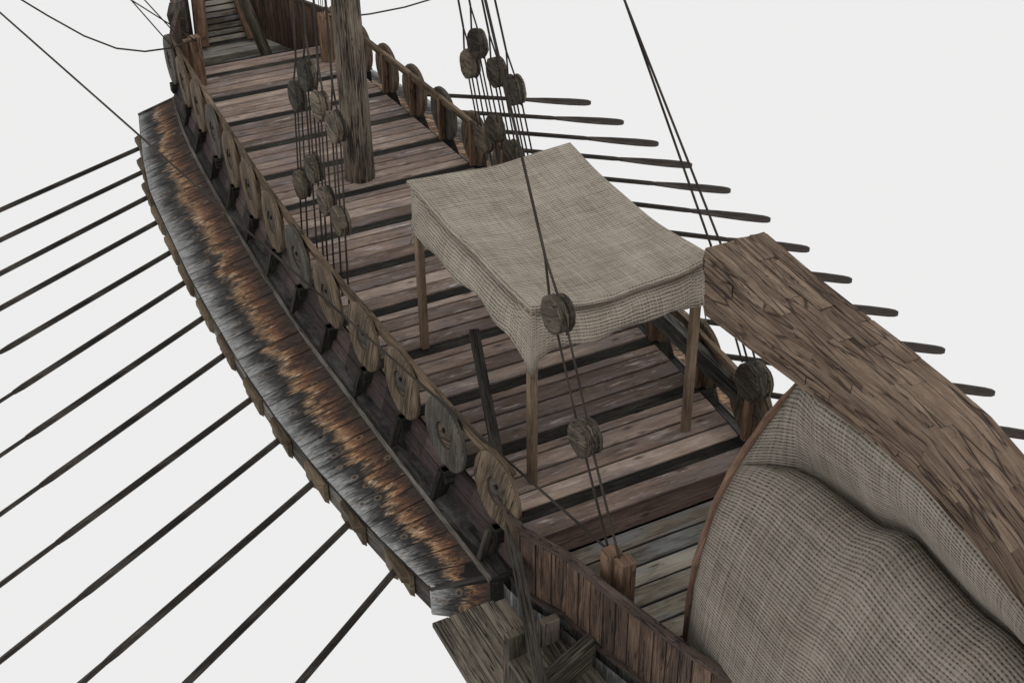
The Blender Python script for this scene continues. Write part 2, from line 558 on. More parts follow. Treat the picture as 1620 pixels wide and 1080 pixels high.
# ------------------------------------------------------------------ hull lines
RK = [1.370, 1.415, 1.460, 1.505, 1.549, 1.585, 1.601, 1.607, 1.587, 1.536, 1.499, 1.452, 1.371]      # rail / deck half width at beam k (y = -k)
BK = [1.501, 1.644, 1.730, 1.785, 1.830, 1.859, 1.887, 1.895, 1.880, 1.841, 1.811, 1.762, 1.715]      # inner edge of the outrigger roof
OK = [(0.24, 2.053), (-0.46, 2.199), (-1.51, 2.403), (-2.49, 2.55), (-3.15, 2.59), (-3.78, 2.62), (-5.19, 2.68), (-6.33, 2.69), (-7.57, 2.68), (-8.72, 2.632),
      (-9.71, 2.535), (-11.04, 2.341), (-11.94, 2.166)]


def interp(tab, y):
    tab = sorted(tab)
    if y <= tab[0][0]:
        (a, b), (c, d) = tab[0], tab[1]
        return b + (d - b) * (y - a) / (c - a)
    for (a, b), (c, d) in zip(tab, tab[1:]):
        if y <= c:
            return b + (d - b) * (y - a) / (c - a)
    (a, b), (c, d) = tab[-2], tab[-1]
    return d + (d - b) * (y - c) / (c - a)


def rw(y):
    return interp([(-k, v) for k, v in enumerate(RK)], y)


def bw(y):
    return interp([(-k, v) for k, v in enumerate(BK)], y)


def ow(y):
    return interp(OK, y)


ship = tag(empty('galley', (0, -6, -0.4)), 'long weathered wooden galley with planked deck, scorched outrigger roofs and heavy raised stern timber', 'ship')


def part(mb, name, mat, parent=ship, bevel=0.0):
    o = mb.build(name, mat, parent, bevel)
    # children are built in world coordinates: cancel the parent's offset
    off = V((0, 0, 0))
    p = parent
    while p is not None:
        off += V(p.location)
        p = p.parent
    o.location = -off
    return o


# ---- main deck: planks between the tarred beams
NB = 13
mb = MB()
BEAMW = 0.155


def plank(y0, y1, z=0.0, th=0.045):
    inset = 0.035
    xa, xb = rw(y0) - inset, rw(y1) - inset
    j = random.uniform(-0.003, 0.003)
    mb.hexa([(-xa, y0, z - th), (-xb, y1, z - th), (-xb, y1, z + j), (-xa, y0, z + j),
             (xa, y0, z - th), (xb, y1, z - th), (xb, y1, z + j), (xa, y0, z + j)])


YO = 0.06
for k in range(NB - 1):
    ya = -k + YO - BEAMW          # aft side of beam k
    yb = -(k + 1) + YO            # fore side of beam k+1
    n = 4
    cuts = [ya - (ya - yb) * t for t in (0, 0.16 if k > 4 else 0.27, 0.44 if k > 4 else 0.52, 0.72 if k > 4 else 0.77, 1.0)]
    for a, b in zip(cuts, cuts[1:]):
        plank(a - 0.014, b + 0.014)
plank(YO + 0.17, YO + 0.003)
plank(YO + 0.33, YO + 0.185)
plank(-12 + YO - BEAMW - 0.004, -12.33)
part(mb, 'deck_planking', M['deck'], bevel=0.007)
for k in range(NB):
    mb = MB()
    y = -k + YO
    x = rw(y) + 0.16
    mb.hexa([(-x, y - BEAMW, -0.16), (-x, y, -0.16), (-x, y, -0.010), (-x, y - BEAMW, -0.010),
             (x, y - BEAMW, -0.16), (x, y, -0.16), (x, y, -0.010), (x, y - BEAMW, -0.010)])
    part(mb, 'deck_beam', M['beam'], bevel=0.006)

mb = MB()
rings = [[(-rw(q * -.5) + .01, q * -.5, -0.024), (rw(q * -.5) - .01, q * -.5, -0.024)] for q in range(-1, 25)]
mb.loft(rings, False, False, 0.2, False)
part(mb, 'seam_caulking', M['pitch'])

# ---- hull shell under the deck
ys = [2.9, 2.4, 1.9, 1.24, 0.66, 0.1] + [-0.5 * i for i in range(1, 25)] + [-12.5, -12.97, -13.45, -14.03, -14.44, -14.8, -15.4, -16.2, -17.0, -17.6]
EW = [(2.9, 0.28), (2.4, 0.52), (1.93, 0.74), (1.24, 0.987), (0.66, 1.197), (0.1, 1.36)]
SW = [(-12.45, 1.46), (-12.97, 1.255), (-13.45, 1.145), (-14.03, 0.995), (-14.44, 0.885), (-14.8, 0.76), (-15.4, 0.62), (-16.2, 0.45), (-17.0, 0.27), (-17.6, 0.12)]


def hullw(y):
    if y > 0:
        return interp(EW, y)
    if y < -12.4:
        return interp(SW, y)
    return rw(y) + 0.03


mb = MB()
for s in (-1, 1):
    rings = []
    for y in ys:
        w = hullw(y)
        fl = max(0.05, min(w * 0.96, w - 0.02))
        if -12.1 < y < 0.05:
            zt = -0.17
        else:
            zt = -0.42
        prof = [(fl, zt), (fl * 0.985, zt - 0.35), (fl * 0.93, -1.2), (fl * 0.72, -1.75), (fl * 0.34, -2.1), (0.0, -2.2)]
        rings.append([(s * a, y, b) for a, b in prof])
    if s < 0:
        rings = [list(reversed(r)) for r in rings]
    mb.loft(rings, closed=False, caps=False, smooth=True, rnd=0.4)
part(mb, 'hull_shell', M['wale'])


# charred hull strakes seen below the stern bulwark
def charred_strip(mb, A, B, n, u0=0.0):
    """boards running from polyline A (u=0, silver) to polyline B (u=1)"""
    for i in range(len(A) - 1):
        a0, a1, b0, b1 = V(A[i]), V(A[i + 1]), V(B[i]), V(B[i + 1])
        r = random.random()
        v0 = random.uniform(0, 30)
        w = (a1 - a0).length
        mb.face([a0, a1, b1, b0], [(u0, v0), (u0, v0 + w), (1, v0 + w), (1, v0)], r)


for s in (-1, 1):
    mb = MB()
    yy = [-11.9 - 0.19 * i for i in range(22)]
    A = [(s * (hullw(min(y, -12.46)) + (0.0 if y > -12.46 else -0.02)), y, -0.40) for y in yy]
    B = [(s * (hullw(min(y, -12.46)) * 0.93 - 0.02), y, -1.7) for y in yy]
    charred_strip(mb, A, B, len(yy))
    part(mb, 'stern_strake', M['charred'])

for s in (-1, 1):
    mb = MB()
    yy = [-12.15 - 0.2 * i for i in range(11)]
    A = [(s * (max(hullw(min(y, -12.46)), 1.0) + 0.10), y, -0.50) for y in yy]
    B = [(s * (max(hullw(min(y, -12.46)), 1.0) + 0.06), y, -2.2) for y in yy]
    charred_strip(mb, A, B, len(yy), 0.2)
    part(mb, 'quarter_strake', M['charred'])

# ---- side walls between deck edge and outrigger, with dark wale and lip
for s in (-1, 1):
    mb = MB()
    for i in range(25):
        y0, y1 = -0.5 * i + 0.06, max(-0.5 * (i + 1) + 0.06, -12.3)
        for za, zb, oa, ob in ((-0.02, -0.16, -0.03, -0.01), (-0.165, -0.30, -0.005, 0.025)) if s > 0 else ((0.0, -0.16, 0.045, 0.085), (-0.165, -0.31, 0.095, 0.14)):
            A0, A1 = rw(y0), rw(y1)
            mb.hexa([(s * (A0 + oa - .05), y0, za), (s * (A0 + oa), y0, za), (s * (A0 + ob), y0, zb), (s * (A0 + ob - .05), y0, zb),
                     (s * (A1 + oa - .05), y1, za), (s * (A1 + oa), y1, za), (s * (A1 + ob), y1, zb), (s * (A1 + ob - .05), y1, zb)], rnd=(i * 0.37) % 1)
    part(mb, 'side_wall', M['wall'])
    mb = MB()
    rings = []
    for i in range(51):
        y = max(0.2 - i * 0.25, -12.3)
        a, b = rw(y) + (0.02 if s > 0 else 0.13), bw(y)
        rings.append([(s * (a - 0.03), y, -0.37), (s * a, y, -0.305), (s * (a + (b - a) * .30), y, -0.315), (s * (a + (b - a) * .58), y, -0.325),
                      (s * (a + (b - a) * .75), y, -0.345), (s * (b - 0.012), y, -0.345), (s * (b + 0.015), y, -0.385), (s * (b - .05), y, -0.45)])
    mb.loft(rings, True, True, 0.6, False)
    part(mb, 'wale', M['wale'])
    mb = MB()
    rings = []
    for i in range(51):
        y = max(0.2 - i * 0.25, -12.3)
        b = bw(y) + 0.012
        rings.append([(s * (b - .02), y, -0.375), (s * (b + .018), y, -0.375), (s * (b + .012), y, -0.335), (s * (b - .014), y, -0.332)])
    mb.loft(rings, True, True, 0.6, False)
    part(mb, 'wale_lip', M['grey_side'])

def rake(y):
    return y - 0.29 * max(0.0, (-10.7 - y) / 1.24)


# ---- outriggers: scorched roof boards, side boards, oar port chocks
for s in (-1, 1):
    out = part(MB(), 'outrigger', M['grey_side']) if False else None
    mb = MB()
    # side boards (outer face)
    segs = [0.22 - i * 0.8107 for i in range(16)]
    segs[-1] = -11.94
    for a, b in zip(segs, segs[1:]):
        for z0, z1 in ((-0.585, -0.735), (-0.74, -0.88)):
            xa, xb = ow(a) + 0.005, ow(b) + 0.005
            mb.hexa([(s * (xa - .05), a, z1), (s * xa, a, z1), (s * xa, a, z0), (s * (xa - .05), a, z0),
                     (s * (xb - .05), b, z1), (s * xb, b, z1), (s * xb, b, z0), (s * (xb - .05), b, z0)])
    esb = MB()
    rings = []
    for i in range(50):
        y = 0.24 - i * 12.18 / 49
        x = ow(y)
        rings.append([(s * (x - .06), y, -0.59), (s * (x + 0.026), y, -0.592), (s * (x + .030), y, -0.557), (s * (x - .06), y, -0.55)])
    esb.loft(rings, True, True, 0.3, False)
    # bottom boards
    rings = []
    for i in range(26):
        y = 0.24 - i * 12.18 / 25
        rings.append([(s * (ow(y) - 0.02), y, -0.88), (s * 1.3, y, -1.02)])
    mb.loft(rings, False, False, 0.3, False)
    outr = part(mb, 'outrigger', M['grey_side'])
    part(esb, 'edge_strip', M['wale'], outr)
    # roof
    mb = MB()
    cuts = [0.24]
    while cuts[-1] > -11.84:
        cuts.append(cuts[-1] - random.uniform(0.17, 0.26))
    cuts[-1] = -11.94
    for a, b in zip(cuts, cuts[1:]):
        r = random.random()
        v0 = random.uniform(0, 30)
        a2, b2 = a - 0.007, b + 0.007
        dz = random.uniform(-.004, .004)
        ia, ib = rake(a2), rake(b2)
        P = [V((s * (ow(a) + 0.02), a2, -0.548 + dz)), V((s * (ow(b) + 0.02), b2, -0.548 + dz)), V((s * (bw(ib) - 0.0), ib, -0.372 + dz)), V((s * (bw(ia) - 0.0), ia, -0.372 + dz))]
        w = a - b
        N = 5
        for i in range(N):
            t0, t1 = i / N, (i + 1) / N
            q = [P[0].lerp(P[3], t0), P[1].lerp(P[2], t0), P[1].lerp(P[2], t1), P[0].lerp(P[3], t1)]
            g_ = 1.0 if s < 0 else 0.74
            mb.face(q, [(t0 * g_, v0), (t0 * g_, v0 + w), (t1 * g_, v0 + w), (t1 * g_, v0)], r)
        D = V((0, 0, -0.03))
        for i in range(4):
            j = (i + 1) % 4
            tt = [0, 0, 1, 1]
            mb.face([P[i], P[j], P[j] + D, P[i] + D], [(tt[i], v0), (tt[j], v0 + .03), (tt[j], v0 + .05), (tt[i], v0 + .02)], r)
    part(mb, 'outrigger_roof', M['charred'], outr)
    mb = MB()
    rings = [[(s * (ow(-q * .5) - .02), -q * .5, -0.562), (s * (bw(-q * .5) + .02), rake(-q * .5), -0.385)] for q in range(25)]
    mb.loft(rings, False, False, 0.2, False)
    part(mb, 'roof_lining', M['pitch'], outr)
    # end boards (near and far)
    for ye, dy in ((-11.94, -0.03), (0.24, 0.03)):
        mb = MB()
        xo, xi = ow(ye) + 0.02, bw(ye) - 0.02
        yi = rake(ye)
        for z0, z1 in ((-0.53, -0.70), (-0.703, -0.90)):
            v0 = random.uniform(0, 30)
            r = random.random()
            t0, t1 = 0, 0.85
            zi = -0.06 if z0 < -0.6 else 0
            zj = 0.15 if z0 > -0.6 else 0
            P = [V((s * xo, ye, z0)), V((s * xo, ye, z1)), V((s * xi, yi, z1 + zi)), V((s * xi, yi, z0 + zj))]
            Dy = V((0, dy, 0))
            mb.face([p + Dy for p in P], [(-.08, v0), (-.08, v0 + .18), (t1, v0 + .18), (t1, v0)], r)
            for i in range(4):
                j = (i + 1) % 4
                u = [0, 0, t1, t1]
                mb.face([P[i], P[j], P[j] + Dy, P[i] + Dy], [(u[i], v0), (u[j], v0 + .03), (u[j], v0 + .05), (u[i], v0 + .02)], r)
        part(mb, 'end_board', M['charred'], outr)
        mb = MB()
        mb.hexa([(s * (xo + .01), ye + dy * 1.5, -0.565), (s * (xo + .01), ye - dy * .2, -0.565), (s * (xo + .01), ye - dy * .2, -0.535), (s * (xo + .01), ye + dy * 1.5, -0.535),
                 (s * xi, yi + dy * 1.5, -0.40), (s * xi, yi - dy * .2, -0.40), (s * xi, yi - dy * .2, -0.362), (s * xi, yi + dy * 1.5, -0.362)])
        part(mb, 'end_lip', M['wale'], outr)
        mb = MB()
        xi = bw(ye) - 0.02
        yi = rake(ye)
        mb.box(min(s * xi, s * (xi - .22)), max(s * xi, s * (xi - .22)), min(yi, yi + dy * 1.2), max(yi, yi + dy * 1.2), -1.05, -0.36, 'z')
        part(mb, 'end_post', M['wale'], outr)

# oar positions (x for the port side is mirrored for starboard)
PORT = [(-2.389, -0.648), (-2.456, -1.474), (-2.547, -2.328), (-2.591, -3.15), (-2.634, -4.099), (-2.666, -4.983), (-2.678, -5.95), (-2.674, -6.895),
        (-2.662, -7.939), (-2.627, -8.837), (-2.59, -9.746), (-2.494, -10.544), (-2.38, -11.434)]
AIML = [(-4.639, -1.728), (-4.782, -2.663), (-4.928, -3.624), (-5.067, -4.541), (-5.228, -5.595), (-5.269, -6.577), (-5.283, -7.541), (-5.291, -8.468),
        (-5.259, -9.439), (-5.217, -10.341), (-5.15, -11.267), (-4.558, -11.858), (-3.649, -12.328)]
TIPR = [(4.999, -2.489), (5.086, -3.436), (5.158, -4.401), (5.207, -5.297), (5.251, -6.276), (5.239, -7.29), (5.21, -8.237), (5.2, -9.16), (5.203, -10.073),
        (5.146, -10.994), (5.054, -11.932), (4.925, -12.804), (4.754, -13.64)]
outs = [o for o in ship.children if o.name.startswith('outrigger')]
for s, outr in zip((-1, 1), outs):
    for (px, py) in PORT:
        mb = MB()
        for yc, tilt in ((py + 0.145, 0.0), (py - 0.145, 0.0)):
            x0 = ow(yc) + 0.008
            # chock: bevelled cheek block fore and aft of the opening
            a, b = yc - 0.105, yc + 0.105
            mb.hexa([(s * x0, a, -0.61), (s * (x0 + .05), a, -0.63), (s * (x0 + .05), a, -0.84), (s * x0, a, -0.89),
                     (s * x0, b, -0.61), (s * (x0 + .05), b, -0.63), (s * (x0 + .05), b, -0.84), (s * x0, b, -0.89)])
        x0 = ow(py) + 0.008
        mb.hexa([(s * x0, py - .25, -0.60), (s * (x0 + .085), py - .2, -0.62), (s * (x0 + .085), py - .2, -0.69), (s * x0, py - .25, -0.71),
                 (s * x0, py + .25, -0.60), (s * (x0 + .085), py + .2, -0.62), (s * (x0 + .085), py + .2, -0.69), (s * x0, py + .25, -0.71)])
        part(mb, 'oar_port', M['port'], outr)

# ---- knees between deck edge and outrigger
for s in (-1, 1):
    for k in range(NB):
        mb = MB()
        y = -k - 0.01
        xb, xr = BK[k] - 0.005, RK[k] + (0.0 if s > 0 else 0.06)
        t = 0.035
        mb.hexa([(s * xb, y - t, -0.37), (s * xb, y + t, -0.37), (s * xr, y + t, -0.37), (s * xr, y - t, -0.37),
                 (s * (xb - .11), y - t, -0.01), (s * (xb - .11), y + t, -0.01), (s * xr, y + t, -0.01), (s * xr, y - t, -0.01)])
        part(mb, 'knee', M['knee'])

# ---- rails and posts
for s in (-1, 1):
    mb = MB()
    for k in range(NB - 1):
        ya, yb = -k, -(k + 1)
        if k == 0:
            ya = 0.35
        if k == NB - 2:
            yb = -12.12
        xa, xb = rw(ya), rw(yb)
        mb.beam((s * xa, ya, 0.665), (s * xb, yb, 0.665), 0.06, 0.05, side=(1, 0, 0))
        mb.beam((s * (xa + .005), ya, 0.60), (s * (xb + .005), yb, 0.60), 0.035, 0.07, side=(1, 0, 0))
    rail = part(mb, 'rail', M['rail'], bevel=0.006)
    for k in range(NB):
        mb = MB()
        mb.beam((s * RK[k], -k, -0.02), (s * RK[k], -k, 0.64), 0.085, 0.075, side=(1, 0, 0))
        part(mb, 'rail_post', M['post'], bevel=0.006)

# ---- stern: step wall, well deck, bulwarks
mb = MB()
for x0, x1 in ((-1.44, 1.44),):
    mb.hexa([(x0, -12.33, -0.035), (x0, -12.35, -0.035), (x0, -12.35, 0.004), (x0, -12.33, 0.004), (x1, -12.33, -0.035), (x1, -12.35, -0.035), (x1, -12.35, 0.004), (x1, -12.33, 0.004)])
    mb.hexa([(x0, -12.28, -0.17), (x0, -12.318, -0.17), (x0, -12.318, -0.045), (x0, -12.28, -0.045), (x1, -12.28, -0.17), (x1, -12.318, -0.17), (x1, -12.318, -0.045), (x1, -12.28, -0.045)])
    mb.hexa([(x0, -12.28, -0.325), (x0, -12.325, -0.325), (x0, -12.325, -0.178), (x0, -12.28, -0.178), (x1, -12.28, -0.325), (x1, -12.325, -0.325), (x1, -12.325, -0.178), (x1, -12.28, -0.178)])
part(mb, 'stern_step', M['step'])
mb = MB()
y = -12.335
while y > -17.0:
    w = 0.235
    xa, xb = hullw(y) - 0.03, hullw(y - w) - 0.03
    z = -0.325 + random.uniform(-.004, .004)
    a, b = y - 0.014, y - w + 0.012
    mb.hexa([(-xa, a, z - .05), (-xb, b, z - .05), (-xb, b, z), (-xa, a, z), (xa, a, z - .05), (xb, b, z - .05), (xb, b, z), (xa, a, z)])
    y -= w
part(mb, 'stern_deck', M['end_deck'], bevel=0.008)
mb = MB()
rings = [[(-hullw(-12.34 - q * .4) + .05, -12.34 - q * .4, -0.338), (hullw(-12.34 - q * .4) - .05, -12.34 - q * .4, -0.338)] for q in range(11)]
mb.loft(rings, False, False, 0.2, False)
part(mb, 'seam_caulking', M['pitch'])


def bulwark(pts, s, z0, z1, name, wplank=0.15):
    """vertical planks along polyline pts [(x,y)], cap rail on top"""
    P = [V((s * x, y, 0)) for x, y in pts]
    seg = []
    for a, b in zip(P, P[1:]):
        n = max(1, round((b - a).length / wplank))
        for i in range(n):
            seg.append((a.lerp(b, i / n), a.lerp(b, (i + 1) / n)))
    mb = MB()
    for a, b in seg:
        d = (b - a).normalized()
        nrm = d.cross(V((0, 0, 1)))
        t = nrm * 0.022
        j = nrm * random.uniform(-.004, .004)
        a2, b2 = a + d * 0.007 + j, b - d * 0.007 + j
        zz = z0 + random.uniform(-.01, .01)
        mb.hexa([a2 - t + V((0, 0, zz)), a2 + t + V((0, 0, zz)), b2 + t + V((0, 0, zz)), b2 - t + V((0, 0, zz)),
                 a2 - t + V((0, 0, z1)), a2 + t + V((0, 0, z1)), b2 + t + V((0, 0, z1)), b2 - t + V((0, 0, z1))])
    bo = part(mb, name, M['bulwark'])
    mb = MB()
    rings = []
    for i, p in enumerate(P):
        d = (P[min(i + 1, len(P) - 1)] - P[max(i - 1, 0)]).normalized()
        n = d.cross(V((0, 0, 1))) * 0.012
        rings.append([p - n + V((0, 0, z0)), p + n + V((0, 0, z0)), p + n + V((0, 0, z1)), p - n + V((0, 0, z1))])
    mb.loft(rings, True, True, 0.2, False)
    part(mb, 'seam_filling', M['pitch'], bo)
    mb = MB()
    for z, w, h in ((z1 + 0.02, 0.075, 0.055),):
        rings = []
        for i, p in enumerate(P):
            d = (P[min(i + 1, len(P) - 1)] - P[max(i - 1, 0)]).normalized()
            n = d.cross(V((0, 0, 1))) * w / 2
            rings.append([p - n + V((0, 0, z - h / 2)), p + n + V((0, 0, z - h / 2)), p + n + V((0, 0, z + h / 2)), p - n + V((0, 0, z + h / 2))])
        mb.loft(rings, True, True, 0.5, False)
    part(mb, 'cap_rail', M['caprail'], bo)
    mb = MB()
    rings = []
    for i, p in enumerate(P):
        d = (P[min(i + 1, len(P) - 1)] - P[max(i - 1, 0)]).normalized()
        n = d.cross(V((0, 0, 1))) * 0.05
        rings.append([p - n + V((0, 0, z0 - .06)), p + n + V((0, 0, z0 - .06)), p + n + V((0, 0, z0 - .003)), p - n + V((0, 0, z0 - .003))])
    mb.loft(rings, True, True, 0.2, False)
    part(mb, 'base_rail', M['caprail'], bo)
    return bo


STERN_W = [(1.43, -11.95), (1.46, -12.47), (1.25, -12.97), (1.15, -13.45), (1.0, -14.03), (0.885, -14.44), (0.76, -14.8), (0.62, -15.4), (0.45, -16.2), (0.27, -17.0), (0.12, -17.6)]
for s in (-1, 1):
    bulwark(STERN_W, s, -0.40, 0.275, 'stern_bulwark', 0.16)

# ---- bow: well deck, bulwarks, prow timbers
mb = MB()
y = 0.40
while y < 2.9:
    w = 0.235
    xa, xb = hullw(y) - 0.02, hullw(y + w) - 0.02
    z = -0.325 + random.uniform(-.004, .004)
    a, b = y + 0.009, y + w - 0.009
    mb.hexa([(-xb, b, z - .05), (-xa, a, z - .05), (-xa, a, z), (-xb, b, z), (xb, b, z - .05), (xa, a, z - .05), (xa, a, z), (xb, b, z)])
    y += w
part(mb, 'bow_deck', M['end_deck'])
mb = MB()
rings = [[(-hullw(.4 + q * .4) + .04, .4 + q * .4, -0.336), (hullw(.4 + q * .4) - .04, .4 + q * .4, -0.336)] for q in range(7)]
mb.loft(rings, False, False, 0.2, False)
part(mb, 'seam_caulking', M['pitch'])
mb = MB()
mb.box(-1.3, 1.3, 0.33, 0.38, -0.4, -0.002, 'x')
part(mb, 'bow_step', M['step'])
BOW_W = [(1.38, 0.1), (1.21, 0.66), (1.0, 1.24), (0.75, 1.93), (0.53, 2.4), (0.44, 2.9), (0.36, 3.8), (0.28, 5.0)]
for s in (-1, 1):
    bulwark(BOW_W, s, -0.42, 0.62, 'bow_bulwark', 0.13)
for s in (-1, 1):
    mb = MB()
    mb.beam((s * 0.475, 1.95, -0.26), (s * 0.345, 2.33, 0.62), 0.22, 0.14, side=(1, 0, 0))
    part(mb, 'prow_timber', M['post'], bevel=0.01)
mb = MB()
mb.hexa([(-.40, 2.16, -0.3), (-.40, 2.12, -0.3), (-.27, 2.48, .62), (-.27, 2.52, .62), (.40, 2.16, -0.3), (.40, 2.12, -0.3), (.27, 2.48, .62), (.27, 2.52, .62)], 0.1)
for i in range(9):
    t0, t1 = i / 9 + 0.02, (i + 1) / 9 - 0.01
    a = V((0, 2.05, -0.26)).lerp(V((0, 2.43, 0.62)), t0)
    b = V((0, 2.05, -0.26)).lerp(V((0, 2.43, 0.62)), t1)
    xa, xb = 0.40 - 0.13 * t0, 0.40 - 0.13 * t1
    n = V((0, 0.04, -0.02))
    mb.hexa([V((-xa, a.y, a.z)) + n, V((-xa, a.y, a.z)), V((-xb, b.y, b.z)), V((-xb, b.y, b.z)) + n,
             V((xa, a.y, a.z)) + n, V((xa, a.y, a.z)), V((xb, b.y, b.z)), V((xb, b.y, b.z)) + n])
part(mb, 'prow_planking', M['end_deck'])
# stubby cheek timbers outside the bow
for s in (-1,):
    mb = MB()
    mb.hexa([(s * 0.80, 1.42, 0.20), (s * 1.08, 1.42, 0.24), (s * 1.13, 1.42, 0.62), (s * 0.80, 1.42, 0.70),
             (s * 0.74, 1.62, 0.22), (s * 1.0, 1.62, 0.28), (s * 1.02, 1.62, 0.74), (s * 0.74, 1.62, 0.76)])
    part(mb, 'bow_cheek', M['grey_side'], bevel=0.02)

# ---- bitts (belaying posts), bow and stern
for s in (-1, 1):
    for yy, xx, z0, z1 in ((-0.30, 1.09, -0.2, 0.82), (-13.30, 0.93, -0.33, 0.46)):
        mb = MB()
        if yy < -1:
            for dx, dy, dz in ((-0.035, 0.07, 0.02), (0.02, -0.072, 0.0)):
                X, Y = s * (xx - 0) + (dx if s < 0 else -dx), yy + dy
                mb.box(X - .078, X + .078, Y - .07, Y + .07, z0, z1 + dz, 'z')
        else:
            mb.box(s * xx - .085, s * xx + .085, yy - .085, yy + .085, z0, z1, 'z')
            mb.box(s * (xx + .12) - .05, s * (xx + .12) + .05, yy + .02, yy + .12, z0, z1 - .06, 'z')
        part(mb, 'bitt', M['post'], bevel=0.012)

# ---- great stern timber curving forward over the shelter
TR = [(-13.274, 3.352), (-13.955, 3.300), (-14.393, 3.286), (-14.894, 3.278), (-15.396, 3.257), (-15.753, 3.222), (-16.07, 3.13), (-16.5, 2.98), (-17.0, 2.70),
      (-17.6, 2.2), (-18.0, 1.4), (-18.05, 0.4), (-17.7, -0.9)]
TB = [(-13.336, 2.785), (-13.95, 2.82), (-14.42, 2.855), (-14.9, 2.895), (-15.30, 2.91), (-15.60, 2.915), (-15.95, 2.88), (-16.3, 2.79), (-16.7, 2.62),
      (-17.1, 2.25), (-17.4, 1.4), (-17.4, 0.4), (-17.0, -0.9)]
mb = MB()
HW = 0.275
rings = []
for (ya, za), (yb, zb) in zip(TR, TB):
    rings.append([(-HW, yb, zb), (-HW, ya, za), (HW, ya, za), (HW, yb, zb)])
rings = [list(reversed(r)) for r in rings]
mb.loft(rings, True, True, 0.5, False, u0=0.0)


def along(tab, t):
    k = min(int(t), len(tab) - 2)
    f_ = t - k
    return tab[k][0] + (tab[k + 1][0] - tab[k][0]) * f_, tab[k][1] + (tab[k + 1][1] - tab[k][1]) * f_


def face_pt(face, t, w, up):
    (ya, za), (yb, zb) = along(TR, t), along(TB, t)
    if face == 'top':
        d_ = V((0, ya - yb, za - zb)).normalized()
        return V((-HW + 2 * HW * w, ya, za)) + d_ * up
    sx = -1 if face == 'left' else 1
    return V((sx * (HW + up), yb + (ya - yb) * w, zb + (za - zb) * w))


rb = random.Random(11)
for face in ('top', 'left', 'right'):
    w0 = 0.0
    while w0 < 0.995:
        w1 = min(1.0, w0 + rb.uniform(0.10, 0.24))
        if w1 > 0.93:
            w1 = 1.0
        t0 = 0.0
        while t0 < 9.0:
            t1 = min(9.0, t0 + rb.uniform(0.5, 2.6))
            if rb.random() < 0.5:
                t0 = t1
                continue
            up = rb.choice((0.002, 0.004, 0.006, 0.009, 0.013))
            sk = rb.uniform(-.10, .10)
            e = 0.003
            # broken into short runs so that the slab follows the bend
            cuts_ = [t0 + 0.015] + [float(q) for q in range(int(t0) + 1, int(t1) + 1) if t0 + 0.05 < q < t1 - 0.05] + [t1 - 0.015]
            rn = rb.random()
            u_ = rb.uniform(0, 9)
            for ca, cb in zip(cuts_, cuts_[1:]):
                wa, wb = w0 + 0.006, w1 - 0.006
                sa = sk if ca == cuts_[0] else 0
                c8 = [face_pt(face, max(0, ca + sa * .5), wa, -e), face_pt(face, max(0, ca - sa * .5), wb, -e), face_pt(face, max(0, ca - sa * .5), wb, up), face_pt(face, max(0, ca + sa * .5), wa, up),
                      face_pt(face, cb, wa, -e), face_pt(face, cb, wb, -e), face_pt(face, cb, wb, up), face_pt(face, cb, wa, up)]
                if face == 'left':
                    c8 = [c8[i_] for i_ in (1, 0, 3, 2, 5, 4, 7, 6)]
                mb.hexa(c8, rn, u_)
                u_ += (c8[4] - c8[0]).length
            t0 = t1
        w0 = w1
part(mb, 'stern_timber', M['stern'])

# ---- steering gear frame on the stern quarters
for s in (-1, 1):
    mb = MB()
    xs = [2.39, 2.22, 2.05, 1.90, 1.76, 1.64]
    for a, b in zip(xs, xs[1:]):
        yf = -12.46 if b > 1.7 else -12.49
        a2, b2 = a - .003, b + .003
        ya, yb = (-12.9 - (x_ - 1.87) / .5 if x_ > 1.87 else -12.92 for x_ in (a2, b2))
        z1 = -0.45 + random.uniform(-.004, .002)
        mb.hexa([(s * a2, yf, -.51), (s * b2, yf, -.51), (s * b2, yf, z1), (s * a2, yf, z1), (s * a2, ya, -.51), (s * b2, yb, -.51), (s * b2, yb, z1), (s * a2, ya, z1)])
    fr = part(mb, 'steering_platform', M['board'], bevel=0.005)
    mb = MB()
    mb.box(min(s * 1.885, s * 1.70), max(s * 1.885, s * 1.70), -13.02, -12.93, -1.5, -0.38, 'z')
    mb.box(min(s * 1.545, s * 1.35), max(s * 1.545, s * 1.35), -13.02, -12.93, -1.3, -0.38, 'z')
    part(mb, 'steering_upright', M['board'], fr, bevel=0.008)
    mb = MB()
    for i in range(4):
        xa_, xb_ = 1.88 - i * .165, 1.88 - (i + 1) * .165 + .006
        mb.box(min(s * xa_, s * xb_), max(s * xa_, s * xb_), -13.75, -12.90, -0.72, -0.66 + random.uniform(-.006, .006), 'y')
    part(mb, 'steering_floor', M['board'], fr, bevel=0.005)
    mb = MB()
    for i in range(3):
        z1 = -0.38 - i * 0.17
        mb.hexa([(s * 1.85, -13.60, z1 - .165 - .1), (s * 1.85, -13.45, z1 - .165 - .1), (s * 1.85, -13.45, z1 - .1), (s * 1.85, -13.60, z1 - .1),
                 (s * 1.20, -13.42, z1 - .165), (s * 1.20, -13.27, z1 - .165), (s * 1.20, -13.27, z1), (s * 1.20, -13.42, z1)])
    part(mb, 'steering_brace', M['board'], fr, bevel=0.006)

# ------------------------------------------------------------------ oars
oar0 = {}


